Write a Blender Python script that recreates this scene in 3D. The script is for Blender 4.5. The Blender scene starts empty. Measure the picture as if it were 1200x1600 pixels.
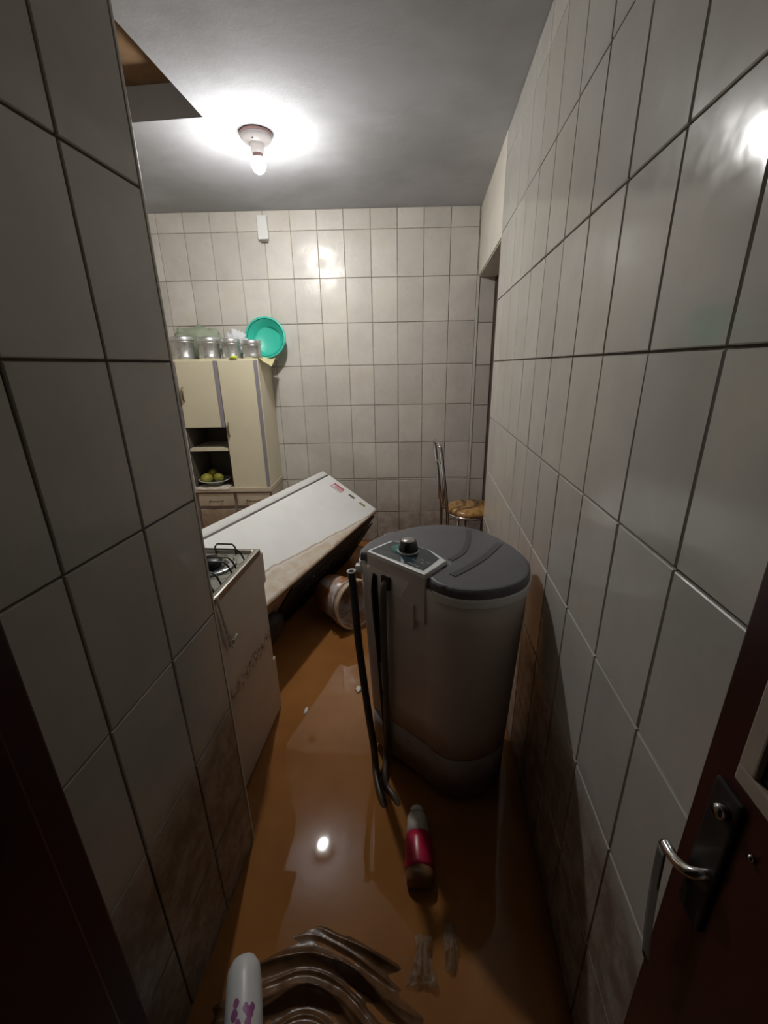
import bpy, bmesh, math, random
from mathutils import Vector, Matrix, noise
random.seed(7)
SC = bpy.context.scene
COL = SC.collection
rad = math.radians

# ------------------------------------------------------------------ camera
PITCH, YAW, ROLL = rad(19.1791), rad(5.8642), rad(1.058)
FPX = 655.8934
EYE = 1.45                       # eye height above the flood water (z = 0 is the water surface)
def _cam_dir(X2, U2, D):
    X = X2*math.cos(ROLL)+U2*math.sin(ROLL); U = -X2*math.sin(ROLL)+U2*math.cos(ROLL)
    Y = D*math.cos(PITCH)+U*math.sin(PITCH); Z = -D*math.sin(PITCH)+U*math.cos(PITCH)
    return Vector((X*math.cos(YAW)-Y*math.sin(YAW), X*math.sin(YAW)+Y*math.cos(YAW), Z))
cd = bpy.data.cameras.new('camera'); cam = bpy.data.objects.new('camera', cd); COL.objects.link(cam)
r_, u_, b_ = _cam_dir(1,0,0), _cam_dir(0,1,0), -_cam_dir(0,0,1)
M = Matrix((r_, u_, b_)).transposed().to_4x4(); M.translation = (0, 0, EYE)
cam.matrix_world = M
cd.sensor_fit = 'VERTICAL'; cd.sensor_height = 36.0; cd.lens = FPX*36.0/1600.0
cd.clip_start = 0.01; cd.clip_end = 50
SC.camera = cam

# ------------------------------------------------------------------ world and exposure (night, one bare bulb)
w = bpy.data.worlds.new('world'); SC.world = w; w.use_nodes = True
w.node_tree.nodes['Background'].inputs[0].default_value = (0.5, 0.55, 0.7, 1)
w.node_tree.nodes['Background'].inputs[1].default_value = 0.002
vs = SC.view_settings
vs.view_transform = 'Standard'; vs.look = 'None'; vs.gamma = 1.0; vs.use_curve_mapping = False
vs.exposure = 0.0
BULB_STRENGTH = 1360.0
BULB_COLOR = (1.0, 0.985, 0.955)

# ------------------------------------------------------------------ materials
def srgb(r, g, b):
    f = lambda c: c/12.92 if c <= 0.04045 else ((c+0.055)/1.055)**2.4
    return (f(r/255), f(g/255), f(b/255), 1)
class MT:
    def __init__(s, name):
        s.m = bpy.data.materials.new(name); s.m.use_nodes = True
        s.nt = s.m.node_tree; s.p = s.nt.nodes['Principled BSDF']
    def n(s, t, **k):
        o = s.nt.nodes.new(t)
        for a, v in k.items(): setattr(o, a, v)
        return o
    def l(s, a, b): s.nt.links.new(a, b)
    def noise(s, scale, detail=4, rough=0.55, coord='Position', vscale=None):
        t = s.n('ShaderNodeTexNoise'); t.inputs['Scale'].default_value = scale
        t.inputs['Detail'].default_value = detail; t.inputs['Roughness'].default_value = rough
        src = s.coord(coord)
        if vscale:
            mp = s.n('ShaderNodeMapping'); mp.inputs['Scale'].default_value = vscale; s.l(src, mp.inputs[0]); src = mp.outputs[0]
        s.l(src, t.inputs['Vector']); return t.outputs['Fac']
    def coord(s, c):
        if c == 'Position': return s.n('ShaderNodeNewGeometry').outputs['Position']
        return s.n('ShaderNodeTexCoord').outputs[c]
    def ramp(s, fac, a, b, lo=0.0, hi=1.0):
        m = s.n('ShaderNodeMapRange', clamp=True); m.interpolation_type = 'SMOOTHSTEP'
        m.inputs['From Min'].default_value = a; m.inputs['From Max'].default_value = b
        m.inputs['To Min'].default_value = lo; m.inputs['To Max'].default_value = hi
        s.l(fac, m.inputs['Value']); return m.outputs['Result']
    def mix(s, fac, A, B, blend='MIX'):
        m = s.n('ShaderNodeMix', data_type='RGBA', blend_type=blend)
        if isinstance(fac, (int, float)): m.inputs[0].default_value = fac
        else: s.l(fac, m.inputs[0])
        for i, v in ((6, A), (7, B)):
            if isinstance(v, tuple): m.inputs[i].default_value = v
            else: s.l(v, m.inputs[i])
        return m.outputs[2]
    def math(s, op, a, b=None):
        m = s.n('ShaderNodeMath', operation=op)
        for i, v in ((0, a), (1, b)):
            if v is None: continue
            if isinstance(v, (int, float)): m.inputs[i].default_value = v
            else: s.l(v, m.inputs[i])
        return m.outputs[0]
    def bump(s, h, strength=0.2, dist=0.01):
        b = s.n('ShaderNodeBump'); b.inputs['Strength'].default_value = strength; b.inputs['Distance'].default_value = dist
        s.l(h, b.inputs['Height']); s.l(b.outputs[0], s.p.inputs['Normal'])
    def set(s, col=None, rough=None, metal=None, **k):
        for nm, v in (('Base Color', col), ('Roughness', rough), ('Metallic', metal), *[(a.replace('_', ' '), b) for a, b in k.items()]):
            if v is None: continue
            if isinstance(v, (int, float, tuple)): s.p.inputs[nm].default_value = v
            else: s.l(v, s.p.inputs[nm])
        return s.m
def zpos(t):
    sp = t.n('ShaderNodeSeparateXYZ'); t.l(t.coord('Position'), sp.inputs[0]); return sp.outputs['Z']
def plain(name, col, rough=0.5, metal=0.0, var=0.12, scale=14, mud=None, **k):
    """a plain surface with faint mottling and, where the flood reached it, a ragged film of dried mud below height `mud`"""
    t = MT(name)
    c = t.mix(t.ramp(t.noise(scale), 0.35, 0.7), col, tuple(v*(1-var) for v in col[:3])+(1,))
    if mud:
        h = t.math('ADD', zpos(t), t.math('MULTIPLY', t.math('SUBTRACT', t.noise(7, 6, 0.65), 0.5), 0.28))
        f = t.ramp(h, mud+0.10, mud-0.10, 0.0, 0.62)
        f = t.math('MULTIPLY', f, t.ramp(t.noise(30, 5, 0.7), 0.2, 0.6, 0.55, 1.0))
        c = t.mix(f, c, MUD)
    return t.set(c, rough, metal, **k)
MUD = srgb(98, 70, 43)
def tile_mat(name, col, r0=0.10, r1=0.2, bump=0.06, tide=0.53, soft=0.07, film=0.8, rag=0.16):
    t = MT(name)
    oi = t.n('ShaderNodeObjectInfo')
    c = t.mix(t.ramp(t.noise(6, 5, 0.6), 0.3, 0.75), col, tuple(a*b for a, b in zip(col[:3], (0.87, 0.87, 0.89)))+(1,))
    c = t.mix(t.ramp(t.noise(2.3, 3), 0.45, 0.72, 0, 0.35), c, srgb(196, 186, 166))
    c = t.mix(t.math('MULTIPLY', oi.outputs['Random'], 0.26), c, srgb(150, 146, 140))
    # silt film left by the flood: ragged upper edge, thicker lower down
    h = t.math('ADD', zpos(t), t.math('MULTIPLY', t.math('SUBTRACT', t.noise(5, 6, 0.65), 0.5), rag))
    f = t.ramp(h, tide+soft, tide-soft, 0.0, film)
    f = t.math('MULTIPLY', f, t.ramp(t.noise(16, 6, 0.7), 0.3, 0.62, 0.45, 1.0))
    c = t.mix(f, c, MUD)
    # light grime anywhere
    c = t.mix(t.ramp(t.noise(9, 8, 0.75), 0.56, 0.85, 0, 0.25), c, srgb(128, 112, 92))
    t.bump(t.noise(7, 3, 0.5), bump, 0.02)
    return t.set(c, t.math('ADD', t.math('MULTIPLY', f, 0.35), t.ramp(t.noise(12), 0.3, 0.8, r0, r1)), Specular_IOR_Level=0.5)
TILE = tile_mat('glazed_tile', srgb(216, 210, 200), 0.27, 0.5, 0.32, 0.30, 0.35, 0.7, 0.5)
TILE_R = tile_mat('glazed_tile_passage', srgb(200, 196, 188))
GROUT = plain('grout_dark', srgb(104, 92, 80), 0.9, var=0.3, scale=40)
GROUT_B = plain('grout_grey', srgb(182, 172, 158), 0.9, var=0.3, scale=40, mud=0.5)
def ceiling_mat():
    t = MT('ceiling_paint')
    c = t.mix(t.ramp(t.noise(1.7, 5), 0.35, 0.7), srgb(186, 187, 192), srgb(166, 166, 168))
    c = t.mix(t.ramp(t.noise(4.5, 8, 0.7), 0.6, 0.8, 0, 0.35), c, srgb(150, 146, 142))
    t.bump(t.noise(9, 6, 0.6), 0.12, 0.02)
    return t.set(c, 0.9, Specular_IOR_Level=0.15)
CEIL = ceiling_mat()
PLASTER = plain('cream_plaster', srgb(206, 200, 188), 0.6, var=0.08, scale=5)
BOARD = plain('brown_board', srgb(128, 98, 66), 0.8, var=0.3, scale=12)
TRIMC = plain('corner_trim', srgb(214, 210, 200), 0.4)
def water_mat():
    t = MT('muddy_water')
    c = t.mix(t.ramp(t.noise(3.0, 4), 0.3, 0.75), srgb(160, 108, 58), srgb(142, 92, 48))
    c = t.mix(t.ramp(t.noise(11, 6, 0.7, vscale=(1, 0.6, 1)), 0.62, 0.85, 0, 0.25), c, srgb(186, 132, 78))
    n1 = t.noise(5.0, 2, 0.4)
    t.bump(n1, 0.035, 0.02)
    return t.set(c, 0.035, IOR=1.36, Specular_IOR_Level=0.6)
WATER = water_mat()
MUDM = plain('wet_mud', srgb(92, 64, 40), 0.35, var=0.4)
WHITE_E = plain('white_enamel', srgb(226, 226, 220), 0.22, var=0.05, mud=None, scale=3)
def fridge_mat():
    t = MT('white_enamel_mud_edged')
    sp = t.n('ShaderNodeSeparateXYZ'); t.l(t.coord('Object'), sp.inputs[0])
    # local x = 0 at the back edge that lay in the mud: a ragged film beside it, wider towards the foot (local y < 0)
    nz_ = t.math('MULTIPLY', t.math('SUBTRACT', t.noise(5, 6, 0.65, 'Object'), 0.5), 0.06)
    d = t.math('ADD', t.math('ADD', sp.outputs['X'], t.math('MULTIPLY', sp.outputs['Y'], -0.115)), nz_)
    f = t.ramp(d, 0.0, 0.03)
    f = t.math('MULTIPLY', f, t.ramp(t.noise(22, 6, 0.7, 'Object', (1, .5, 1)), 0.25, 0.7, 0.25, 0.8))
    c = t.mix(t.ramp(t.noise(4, 3, coord='Object'), 0.3, 0.8), srgb(244, 244, 242), srgb(236, 236, 232))
    c = t.mix(f, c, srgb(204, 176, 138))
    line = t.math('MULTIPLY', t.ramp(d, -0.004, 0.004), t.ramp(d, 0.014, 0.006))
    c = t.mix(t.math('MULTIPLY', line, 0.7), c, srgb(176, 136, 92))
    f2 = t.ramp(t.math('ADD', sp.outputs['X'], nz_), -0.022, 0.0, 0.0, 0.8)
    c = t.mix(f2, c, srgb(128, 92, 56))
    return t.set(c, 0.3)
FRIDGE = fridge_mat()
DOORW = plain('white_door_edge', srgb(226, 226, 222), 0.3, var=0.05)
BLACKGUNK = plain('black_mucky_metal', srgb(34, 28, 24), 0.55, var=0.5, scale=25)
DARK_SEAL = plain('grey_seal', srgb(96, 88, 86), 0.6)
CREAM = plain('cream_laminate', srgb(222, 212, 184), 0.35, var=0.05, scale=4, mud=None)
CREAM_LOW = plain('cream_laminate_muddied', srgb(206, 190, 168), 0.45, var=0.12, scale=8, mud=0.45)
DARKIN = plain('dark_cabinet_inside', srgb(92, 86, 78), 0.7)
LILAC = plain('lilac_edge_strip', srgb(146, 140, 150), 0.35, var=0.1)
TAUPE = plain('taupe_edge_strip', srgb(140, 124, 118), 0.5, var=0.15)
BRASS = plain('dull_brass', srgb(150, 138, 110), 0.3, 0.9)
CHROME = plain('chrome', srgb(205, 205, 205), 0.14, 1.0, var=0.05)
def can_mat():
    t = MT('dented_aluminium')
    t.bump(t.noise(28, 3, 0.5, 'Object'), 0.3, 0.01)
    c = t.mix(t.ramp(t.noise(22, 6, 0.7, 'Object'), 0.35, 0.7), srgb(226, 226, 224), srgb(186, 186, 186))
    return t.set(c, 0.36, 0.9)
CAN = can_mat()
TEAL = plain('teal_plastic', srgb(64, 190, 168), 0.35, var=0.06)
def film(name, col, trans=0.6, rough=0.3, alpha=1.0):
    t = MT(name); t.bump(t.noise(26, 5, 0.6), 0.5, 0.02)
    return t.set(col, rough, 0.0, Transmission_Weight=trans, IOR=1.2, Alpha=alpha)
GREENBAG = film('green_film', srgb(196, 208, 184), 0.45, 0.3, 0.7)
WHITEBAG = film('white_film', srgb(232, 234, 236), 0.25, 0.35)
CLEARBAG = film('clear_film', srgb(206, 198, 182), 0.7, 0.10, 0.38)
PALEY = plain('pale_yellow_cloth', srgb(206, 198, 150), 0.8, var=0.15, scale=30)
LIME = plain('lime_plastic', srgb(190, 204, 60), 0.4)
FRUIT = plain('green_yellow_skin', srgb(158, 152, 60), 0.45, var=0.35, scale=25)
SAGE = plain('pale_glazed_dish', srgb(168, 176, 166), 0.25)
MAGENTA = plain('wine_red_plastic', srgb(120, 60, 72), 0.4)
PAPER = plain('white_cloth', srgb(216, 204, 190), 0.8, var=0.12, scale=22)
MACH = plain('light_grey_plastic', srgb(206, 196, 192), 0.42, var=0.06, scale=5, mud=0.16)
MACH_LOW = plain('light_grey_plastic_base', srgb(190, 180, 174), 0.45, var=0.1, scale=6, mud=0.17)
RIM = plain('pale_grey_rim', srgb(226, 226, 226), 0.35, var=0.04)
LID = plain('charcoal_lid', srgb(98, 98, 103), 0.36, var=0.12, scale=7)
LID_D = plain('charcoal_lid_band', srgb(74, 74, 79), 0.42, var=0.1)
PANEL = plain('slate_panel', srgb(44, 60, 68), 0.2, var=0.2, scale=9)
PANEL_W = plain('white_panel_border', srgb(228, 230, 230), 0.3, var=0.03)
TEALMARK = plain('teal_print', srgb(60, 120, 118), 0.3)
BLACKP = plain('black_plastic', srgb(22, 22, 24), 0.25)
GREYCAP = plain('grey_knob_cap', srgb(170, 168, 164), 0.3, 0.4)
HOSE = plain('dark_grey_hose', srgb(58, 60, 62), 0.4, var=0.15, mud=0.12)
HOSE2 = plain('grey_hose', srgb(92, 92, 90), 0.42, var=0.15, mud=0.14)
CORD = plain('black_cord', srgb(16, 16, 18), 0.35)
SHADE = plain('painted_shade', srgb(40, 38, 38), 0.6)  # dark colour painted in for shade in hollows and beneath the machine
STEEL = plain('brushed_steel', srgb(172, 168, 158), 0.3, 0.85, var=0.15, scale=30)
STOVE_W = plain('stove_white_enamel', srgb(206, 200, 192), 0.35, var=0.06, scale=5)
def stove_side_mat():
    t = MT('stove_side_grimy')
    c = t.mix(t.ramp(t.noise(5, 4), 0.3, 0.75), srgb(204, 200, 192), srgb(192, 184, 176))
    nz = t.math('MULTIPLY', t.math('SUBTRACT', t.noise(10, 6, 0.7), 0.5), 0.06)
    z = t.math('ADD', zpos(t), nz)
    # tide mark: a speckled brown line left by the flood and a pinkish silt film below it
    low = t.ramp(z, 0.44, 0.40, 0, 0.45)
    c = t.mix(low, c, srgb(178, 156, 138))
    band = t.math('MULTIPLY', t.ramp(z, 0.36, 0.41), t.ramp(z, 0.46, 0.42))
    band = t.math('MULTIPLY', band, t.ramp(t.noise(38, 6, 0.75), 0.42, 0.62))
    c = t.mix(t.math('MULTIPLY', band, 0.95), c, srgb(72, 50, 34))
    c = t.mix(t.ramp(t.noise(46, 4, 0.7), 0.70, 0.78, 0, 0.6), c, srgb(104, 78, 56))
    return t.set(c, 0.35)
STOVE_S = stove_side_mat()
STOVE_TOP = plain('stove_top_enamel', srgb(176, 176, 168), 0.25, 0.3, var=0.15, scale=9)
BOWL = plain('burner_bowl', srgb(200, 202, 204), 0.15, 0.9, var=0.1)
IRON = plain('black_enamel_wire', srgb(30, 30, 30), 0.35)
DARKBROWN = plain('dark_brown', srgb(70, 44, 28), 0.8)
STRING = plain('white_string', srgb(206, 200, 188), 0.8)
def bucket_mat():
    t = MT('muddy_white_plastic')
    f = t.ramp(t.noise(6.5, 5, 0.6, 'Object'), 0.36, 0.56)
    c = t.mix(f, srgb(206, 200, 196), srgb(150, 92, 44))
    c = t.mix(t.ramp(t.noise(16, 6, 0.7, 'Object'), 0.45, 0.7, 0, 0.6), c, srgb(186, 132, 78))
    return t.set(c, 0.3)
BUCKET = bucket_mat()
BRIM = plain('bucket_rim_plastic', srgb(214, 190, 158), 0.35, var=0.15, scale=24)
def seat_mat():
    t = MT('gold_muddy_vinyl')
    c = t.mix(t.ramp(t.noise(9, 6, 0.7, vscale=(2, 1, 1)), 0.35, 0.68), srgb(196, 150, 88), srgb(112, 76, 38))
    return t.set(c, 0.25)
SEAT = seat_mat()
OXRED = plain('oxide_red_paint', srgb(58, 20, 20), 0.35, var=0.25, scale=8)
OXDARK = plain('dark_red_frame', srgb(58, 24, 28), 0.45, var=0.25, scale=8)
DOOR2 = plain('dark_brown_door', srgb(66, 38, 32), 0.5, var=0.3)
PUTTY = plain('putty_strip', srgb(170, 156, 140), 0.6)
GLASSD = MT('dark_pane').set(srgb(26, 32, 30), 0.12, Specular_IOR_Level=0.6)
PORC = plain('white_porcelain', srgb(222, 216, 216), 0.3, var=0.03)
PINKP = plain('pinkish_ring', srgb(196, 158, 156), 0.4)
WHITEP = plain('white_plastic', srgb(222, 222, 220), 0.35, var=0.04)
BOTW = plain('bottle_white_stained', srgb(214, 206, 196), 0.25, var=0.25, scale=18)
BOTP = plain('bottle_pink_label', srgb(204, 40, 78), 0.3, var=0.2, scale=20)
BOTB = plain('bottle_muddy_base', srgb(140, 100, 70), 0.35, var=0.2)
PURPLE = plain('purple_print', srgb(166, 98, 150), 0.4, var=0.25, scale=60)
def cloth_mat():
    t = MT('wet_muddy_cloth')
    c = t.mix(t.ramp(t.noise(10, 5, 0.6), 0.3, 0.7), srgb(122, 88, 60), srgb(86, 60, 38))
    t.bump(t.noise(120, 3, 0.6), 0.15, 0.003)
    return t.set(c, 0.27, Specular_IOR_Level=0.4)
CLOTH = cloth_mat()
RED = plain('red_print', srgb(206, 52, 72), 0.4)
GREYB = plain('grey_badge', srgb(126, 120, 112), 0.35, 0.5)
YELB = plain('yellowish_badge', srgb(170, 160, 100), 0.35, 0.3)
FOAM = plain('white_scrap', srgb(226, 222, 214), 0.5)

# ------------------------------------------------------------------ mesh builder
class MB:
    def __init__(s): s.v = []; s.f = []; s.sm = []
    def add(s, vs, fs, smooth=False):
        o = len(s.v); s.v += [tuple(v) for v in vs]; s.f += [tuple(i+o for i in f) for f in fs]; s.sm += [smooth]*len(fs); return s
    def box(s, a, b, ch=0.0):
        """axis box from corner a to corner b, edges cut back by ch"""
        (x0, y0, z0), (x1, y1, z1) = [min(p, q) for p, q in zip(a, b)], [max(p, q) for p, q in zip(a, b)]
        if ch <= 0:
            v = [(x, y, z) for z in (z0, z1) for y in (y0, y1) for x in (x0, x1)]
            return s.add(v, [(0,2,3,1), (4,5,7,6), (0,1,5,4), (2,6,7,3), (0,4,6,2), (1,3,7,5)])
        bm = bmesh.new(); m = [bm.verts.new((x, y, z)) for z in (z0, z1) for y in (y0, y1) for x in (x0, x1)]
        for f in [(0,2,3,1), (4,5,7,6), (0,1,5,4), (2,6,7,3), (0,4,6,2), (1,3,7,5)]: bm.faces.new([m[i] for i in f])
        bmesh.ops.bevel(bm, geom=list(bm.edges), offset=ch, segments=2, affect='EDGES', profile=0.6)
        return s.frombm(bm)
    def frombm(s, bm, smooth=False):
        bm.verts.index_update()
        s.add([v.co for v in bm.verts], [[v.index for v in f.verts] for f in bm.faces], smooth); bm.free(); return s
    def tube(s, pts, r, seg=10, closed=False, caps=True):
        pts = [Vector(p) for p in pts]; n = len(pts); R = r if isinstance(r, (list, tuple)) else [r]*n
        vs = []; nrm = None
        for i, p in enumerate(pts):
            a = pts[(i-1) % n] if (closed or i > 0) else p; b = pts[(i+1) % n] if (closed or i < n-1) else p
            t = (b-a).normalized()
            if nrm is None:
                nrm = t.cross(Vector((0, 0, 1)) if abs(t.z) < 0.9 else Vector((1, 0, 0))).normalized()
            else: nrm = (nrm - t*nrm.dot(t)).normalized()
            bi = t.cross(nrm)
            for k in range(seg):
                an = 2*math.pi*k/seg; vs.append(p+(nrm*math.cos(an)+bi*math.sin(an))*R[i])
        fs = []
        for i in range(n if closed else n-1):
            j = (i+1) % n
            for k in range(seg): fs.append((i*seg+k, i*seg+(k+1) % seg, j*seg+(k+1) % seg, j*seg+k))
        s.add(vs, fs, True)
        if caps and not closed:
            o = len(s.v)-len(vs)
            s.f += [tuple(o+k for k in reversed(range(seg))), tuple(o+(n-1)*seg+k for k in range(seg))]; s.sm += [False, False]
        return s
    def lathe(s, prof, seg=32, origin=(0, 0, 0), smooth=True, sx=1.0, sy=1.0, ring=False):
        ox, oy, oz = origin; vs = []; fs = []; n = len(prof)
        for r, z in prof:
            for k in range(seg):
                a = 2*math.pi*k/seg; vs.append((ox+sx*r*math.cos(a), oy+sy*r*math.sin(a), oz+z))
        for i in range(n-1):
            for k in range(seg): fs.append((i*seg+k, i*seg+(k+1) % seg, (i+1)*seg+(k+1) % seg, (i+1)*seg+k))
        if ring: fs += [((n-1)*seg+k, (n-1)*seg+(k+1) % seg, (k+1) % seg, k) for k in range(seg)]
        if not ring and prof[0][0] > 1e-5: fs.append(tuple(reversed(range(seg))))
        if not ring and prof[-1][0] > 1e-5: fs.append(tuple((n-1)*seg+k for k in range(seg)))
        return s.add(vs, fs, smooth)
    def loft(s, rings, cap0=True, cap1=True, smooth=True):
        n = len(rings[0]); vs = [p for r in rings for p in r]; fs = []
        for i in range(len(rings)-1):
            for k in range(n): fs.append((i*n+k, i*n+(k+1) % n, (i+1)*n+(k+1) % n, (i+1)*n+k))
        s.add(vs, fs, smooth); o = len(s.v)-len(vs)
        if cap0: s.f.append(tuple(o+k for k in reversed(range(n)))); s.sm.append(False)
        if cap1: s.f.append(tuple(o+(len(rings)-1)*n+k for k in range(n))); s.sm.append(False)
        return s
    def prism(s, poly, z0, z1, ch=0.0, seg=2):
        bm = bmesh.new(); f = bm.faces.new([bm.verts.new((x, y, z0)) for x, y in poly])
        bm.normal_update()
        if f.normal.z < 0: f.normal_flip()
        r = bmesh.ops.extrude_face_region(bm, geom=[f]); tv = [g for g in r['geom'] if isinstance(g, bmesh.types.BMVert)]
        for v in tv: v.co.z = z1
        if ch > 0:
            te = [e for e in bm.edges if all(abs(v.co.z-z1) < 1e-6 for v in e.verts)]
            bmesh.ops.bevel(bm, geom=te, offset=ch, segments=seg, affect='EDGES', profile=0.5)
        bmesh.ops.recalc_face_normals(bm, faces=bm.faces)
        return s.frombm(bm)
    def grid(s, nx, ny, fn, thick=0.0):
        vs = [Vector(fn(i/(nx-1), j/(ny-1))) for j in range(ny) for i in range(nx)]
        fs = [(j*nx+i, j*nx+i+1, (j+1)*nx+i+1, (j+1)*nx+i) for j in range(ny-1) for i in range(nx-1)]
        if thick:
            o = len(vs); vs = vs+[v-Vector((0, 0, thick)) for v in vs]; fs = fs+[tuple(o+i for i in reversed(f)) for f in fs]
            rim = [i for i in range(nx)]+[j*nx+nx-1 for j in range(1, ny)]+[(ny-1)*nx+i for i in range(nx-2, -1, -1)]+[j*nx for j in range(ny-2, 0, -1)]
            for a, b in zip(rim, rim[1:]+rim[:1]): fs.append((b, a, o+a, o+b))
        return s.add(vs, fs, True)
    def blob(s, c, r, amp=0.25, freq=2.2, seed=0, nu=32, nv=20):
        vs = []; fs = []; c = Vector(c)
        for j in range(nv+1):
            th = math.pi*j/nv
            for i in range(nu):
                ph = 2*math.pi*i/nu; d = Vector((math.sin(th)*math.cos(ph), math.sin(th)*math.sin(ph), math.cos(th)))
                k = 1+amp*noise.turbulence(d*freq+Vector((seed, seed*1.7, 0)), 4, True)-amp*0.5
                vs.append(c+Vector((d.x*r[0], d.y*r[1], d.z*r[2]))*k)
        for j in range(nv):
            for i in range(nu): fs.append((j*nu+i, (j+1)*nu+i, (j+1)*nu+(i+1) % nu, j*nu+(i+1) % nu))
        return s.add(vs, fs, True)
    def xf(s, m):
        s.v = [tuple(m @ Vector(v)) for v in s.v]; return s
    def mesh(s, name, m):
        me = bpy.data.meshes.new(name); me.from_pydata(s.v, [], s.f); me.validate()
        me.polygons.foreach_set('use_smooth', s.sm if len(s.sm) == len(me.polygons) else [False]*len(me.polygons))
        bm = bmesh.new(); bm.from_mesh(me); bmesh.ops.recalc_face_normals(bm, faces=bm.faces); bm.to_mesh(me); bm.free()
        if m: me.materials.append(m)
        return me
    def build(s, name, m, parent=None):
        o = bpy.data.objects.new(name, s.mesh(name, m)); COL.objects.link(o)
        if parent: o.parent = parent
        return o
def tag(o, label=None, cat=None, group=None, kind=None):
    for k, v in (('label', label), ('category', cat), ('group', group), ('kind', kind)):
        if v: o[k] = v
    return o
def thing(name, label, cat, loc=(0, 0, 0), rz=0.0, group=None):
    o = bpy.data.objects.new(name, None); COL.objects.link(o); o.location = loc; o.rotation_euler = (0, 0, rz)
    return tag(o, label, cat, group)
def struct(name, mb, m, parent=None):
    o = mb.build(name, m, parent)
    if not parent: o['kind'] = 'structure'
    return o
def smoothline(pts, n=6, closed=False):
    P = [Vector(p) for p in pts]; N = len(P); out = []
    for i in range(N if closed else N-1):
        g = lambda k: P[k % N] if closed else P[max(0, min(N-1, k))]
        a, b, c, d = g(i-1), g(i), g(i+1), g(i+2)
        for k in range(n):
            t = k/n; out.append(0.5*((2*b)+(c-a)*t+(2*a-5*b+4*c-d)*t*t+(3*b-3*c+d-a)*t**3))
    if not closed: out.append(P[-1])
    return out
def axis_matrix(origin, zdir, xhint=(1, 0, 0)):
    z = Vector(zdir).normalized(); x = Vector(xhint); x = (x-z*x.dot(z)).normalized(); y = z.cross(x)
    m = Matrix((x, y, z)).transposed().to_4x4(); m.translation = origin; return m

# ------------------------------------------------------------------ the room
ZC = 2.484                                   # ceiling
XR, XL, YL = 0.368, -0.5441, 0.8977          # passage walls, end of the left wall
YB, TB = 3.4478, math.tan(rad(4.9353)); BA = rad(4.9353)   # back wall: y = YB + TB*x
FZ = -0.08
struct('floor', MB().box((-2.6, -1.35, FZ-0.08), (1.0, 3.75, FZ)), MUDM)
HX0, HX1, HY0, HY1 = -1.85, -0.985, 1.25, 2.2
ce = MB()
T = 0.125
ce.box((-2.6, -1.35, ZC), (1.0, HY0, ZC+T)).box((-2.6, HY1, ZC), (1.0, 3.75, ZC+T)).box((-2.6, HY0, ZC), (HX0, HY1, ZC+T)).box((HX1, HY0, ZC), (1.0, HY1, ZC+T))
ceiling = struct('ceiling', ce, CEIL)
struct('hatch_board', MB().box((HX0-0.1, HY0-0.1, ZC+T+0.001), (HX1+0.1, HY1+0.1, ZC+T+0.03)), BOARD, ceiling)

GAP, TT = 0.0045, 0.006
_tilecache = {}
def tile_mesh(wd, ht, m):
    key = (round(wd, 4), round(ht, 4), m.name)
    if key not in _tilecache:
        a, b, c = wd/2-GAP/2, ht/2-GAP/2, 0.0018
        mb = MB()
        R = lambda x, z, y: [(-x, y, -z), (x, y, -z), (x, y, z), (-x, y, z)]
        mb.loft([R(a, b, 0.0), R(a, b, -TT+c), R(a-c, b-c, -TT)], cap0=False, cap1=True, smooth=False)
        _tilecache[key] = mb.mesh('tile', m)
    return _tilecache[key]
def tiles(wall, origin, rz, us, zs, m, skip=None, jit=0.25):
    """us/zs: grid lines along the wall and up it; local y < 0 is the room side"""
    for i in range(len(us)-1):
        for j in range(len(zs)-1):
            u0, u1, z0, z1 = us[i], us[i+1], zs[j], zs[j+1]
            if skip and skip((u0+u1)/2, (z0+z1)/2): continue
            o = bpy.data.objects.new('tile', tile_mesh(u1-u0, z1-z0, m)); COL.objects.link(o); o.parent = wall
            uc = (u0+u1)/2
            o.location = (origin[0]+math.cos(rz)*uc, origin[1]+math.sin(rz)*uc, (z0+z1)/2)
            o.rotation_euler = (rad(random.uniform(-jit, jit)), 0, rz+rad(random.uniform(-jit, jit)))
DY0, DZ1 = 2.483, 2.052        # kitchen doorway in the right wall
# right wall (tiled passage wall, doorway at its far end)
WT = 0.155
wr = MB().box((XR, -1.35, FZ), (XR+WT, DY0, ZC)).box((XR, DY0, DZ1), (XR+WT, 3.6, ZC))
wall_right = struct('wall_right', wr, GROUT)
cr, wR, hR = 0.5863, 0.1897, 0.30
ys = [cr+wR*j for j in range(-2, 11)]
zr = [EYE+0.0139+hR*k for k in range(-5, 4)]
# local u axis runs along +y, room side is -x: rotate +90deg  (local -y -> +x) so use -90 and negative u
tiles(wall_right, (XR, 0, 0), rad(-90), [-y for y in reversed(ys)], zr+[ZC], TILE_R)
struct('lintel_plaster', MB().box((XR-0.006, DY0, DZ1), (XR, 3.55, ZC)), PLASTER, wall_right)
struct('jamb_plaster', MB().box((XR-0.006, DY0, FZ), (XR+WT, DY0+0.006, DZ1)), PLASTER, wall_right)
struct('soffit_plaster', MB().box((XR, DY0+0.006, DZ1-0.006), (XR+WT, 3.5, DZ1)), PLASTER, wall_right)
# left wall of the passage, ending in a free edge
wl = MB().box((XL-0.11, -1.35, FZ), (XL, YL, ZC))
wall_left = struct('wall_left', wl, GROUT)
wL, hL = 0.1893, 0.3063
yl = [YL-0.004-wL*j for j in range(4, -1, -1)]
zl = [EYE+0.0165+hL*k for k in range(-5, 4)]
tiles(wall_left, (XL, 0, 0), rad(90), yl, [z for z in zl if z < ZC-0.02]+[ZC], TILE_R)
struct('corner_strip', MB().box((XL-0.004, YL-0.001, FZ), (XL+0.0045, YL+0.007, ZC), 0.0015), TRIMC, wall_left)
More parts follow.
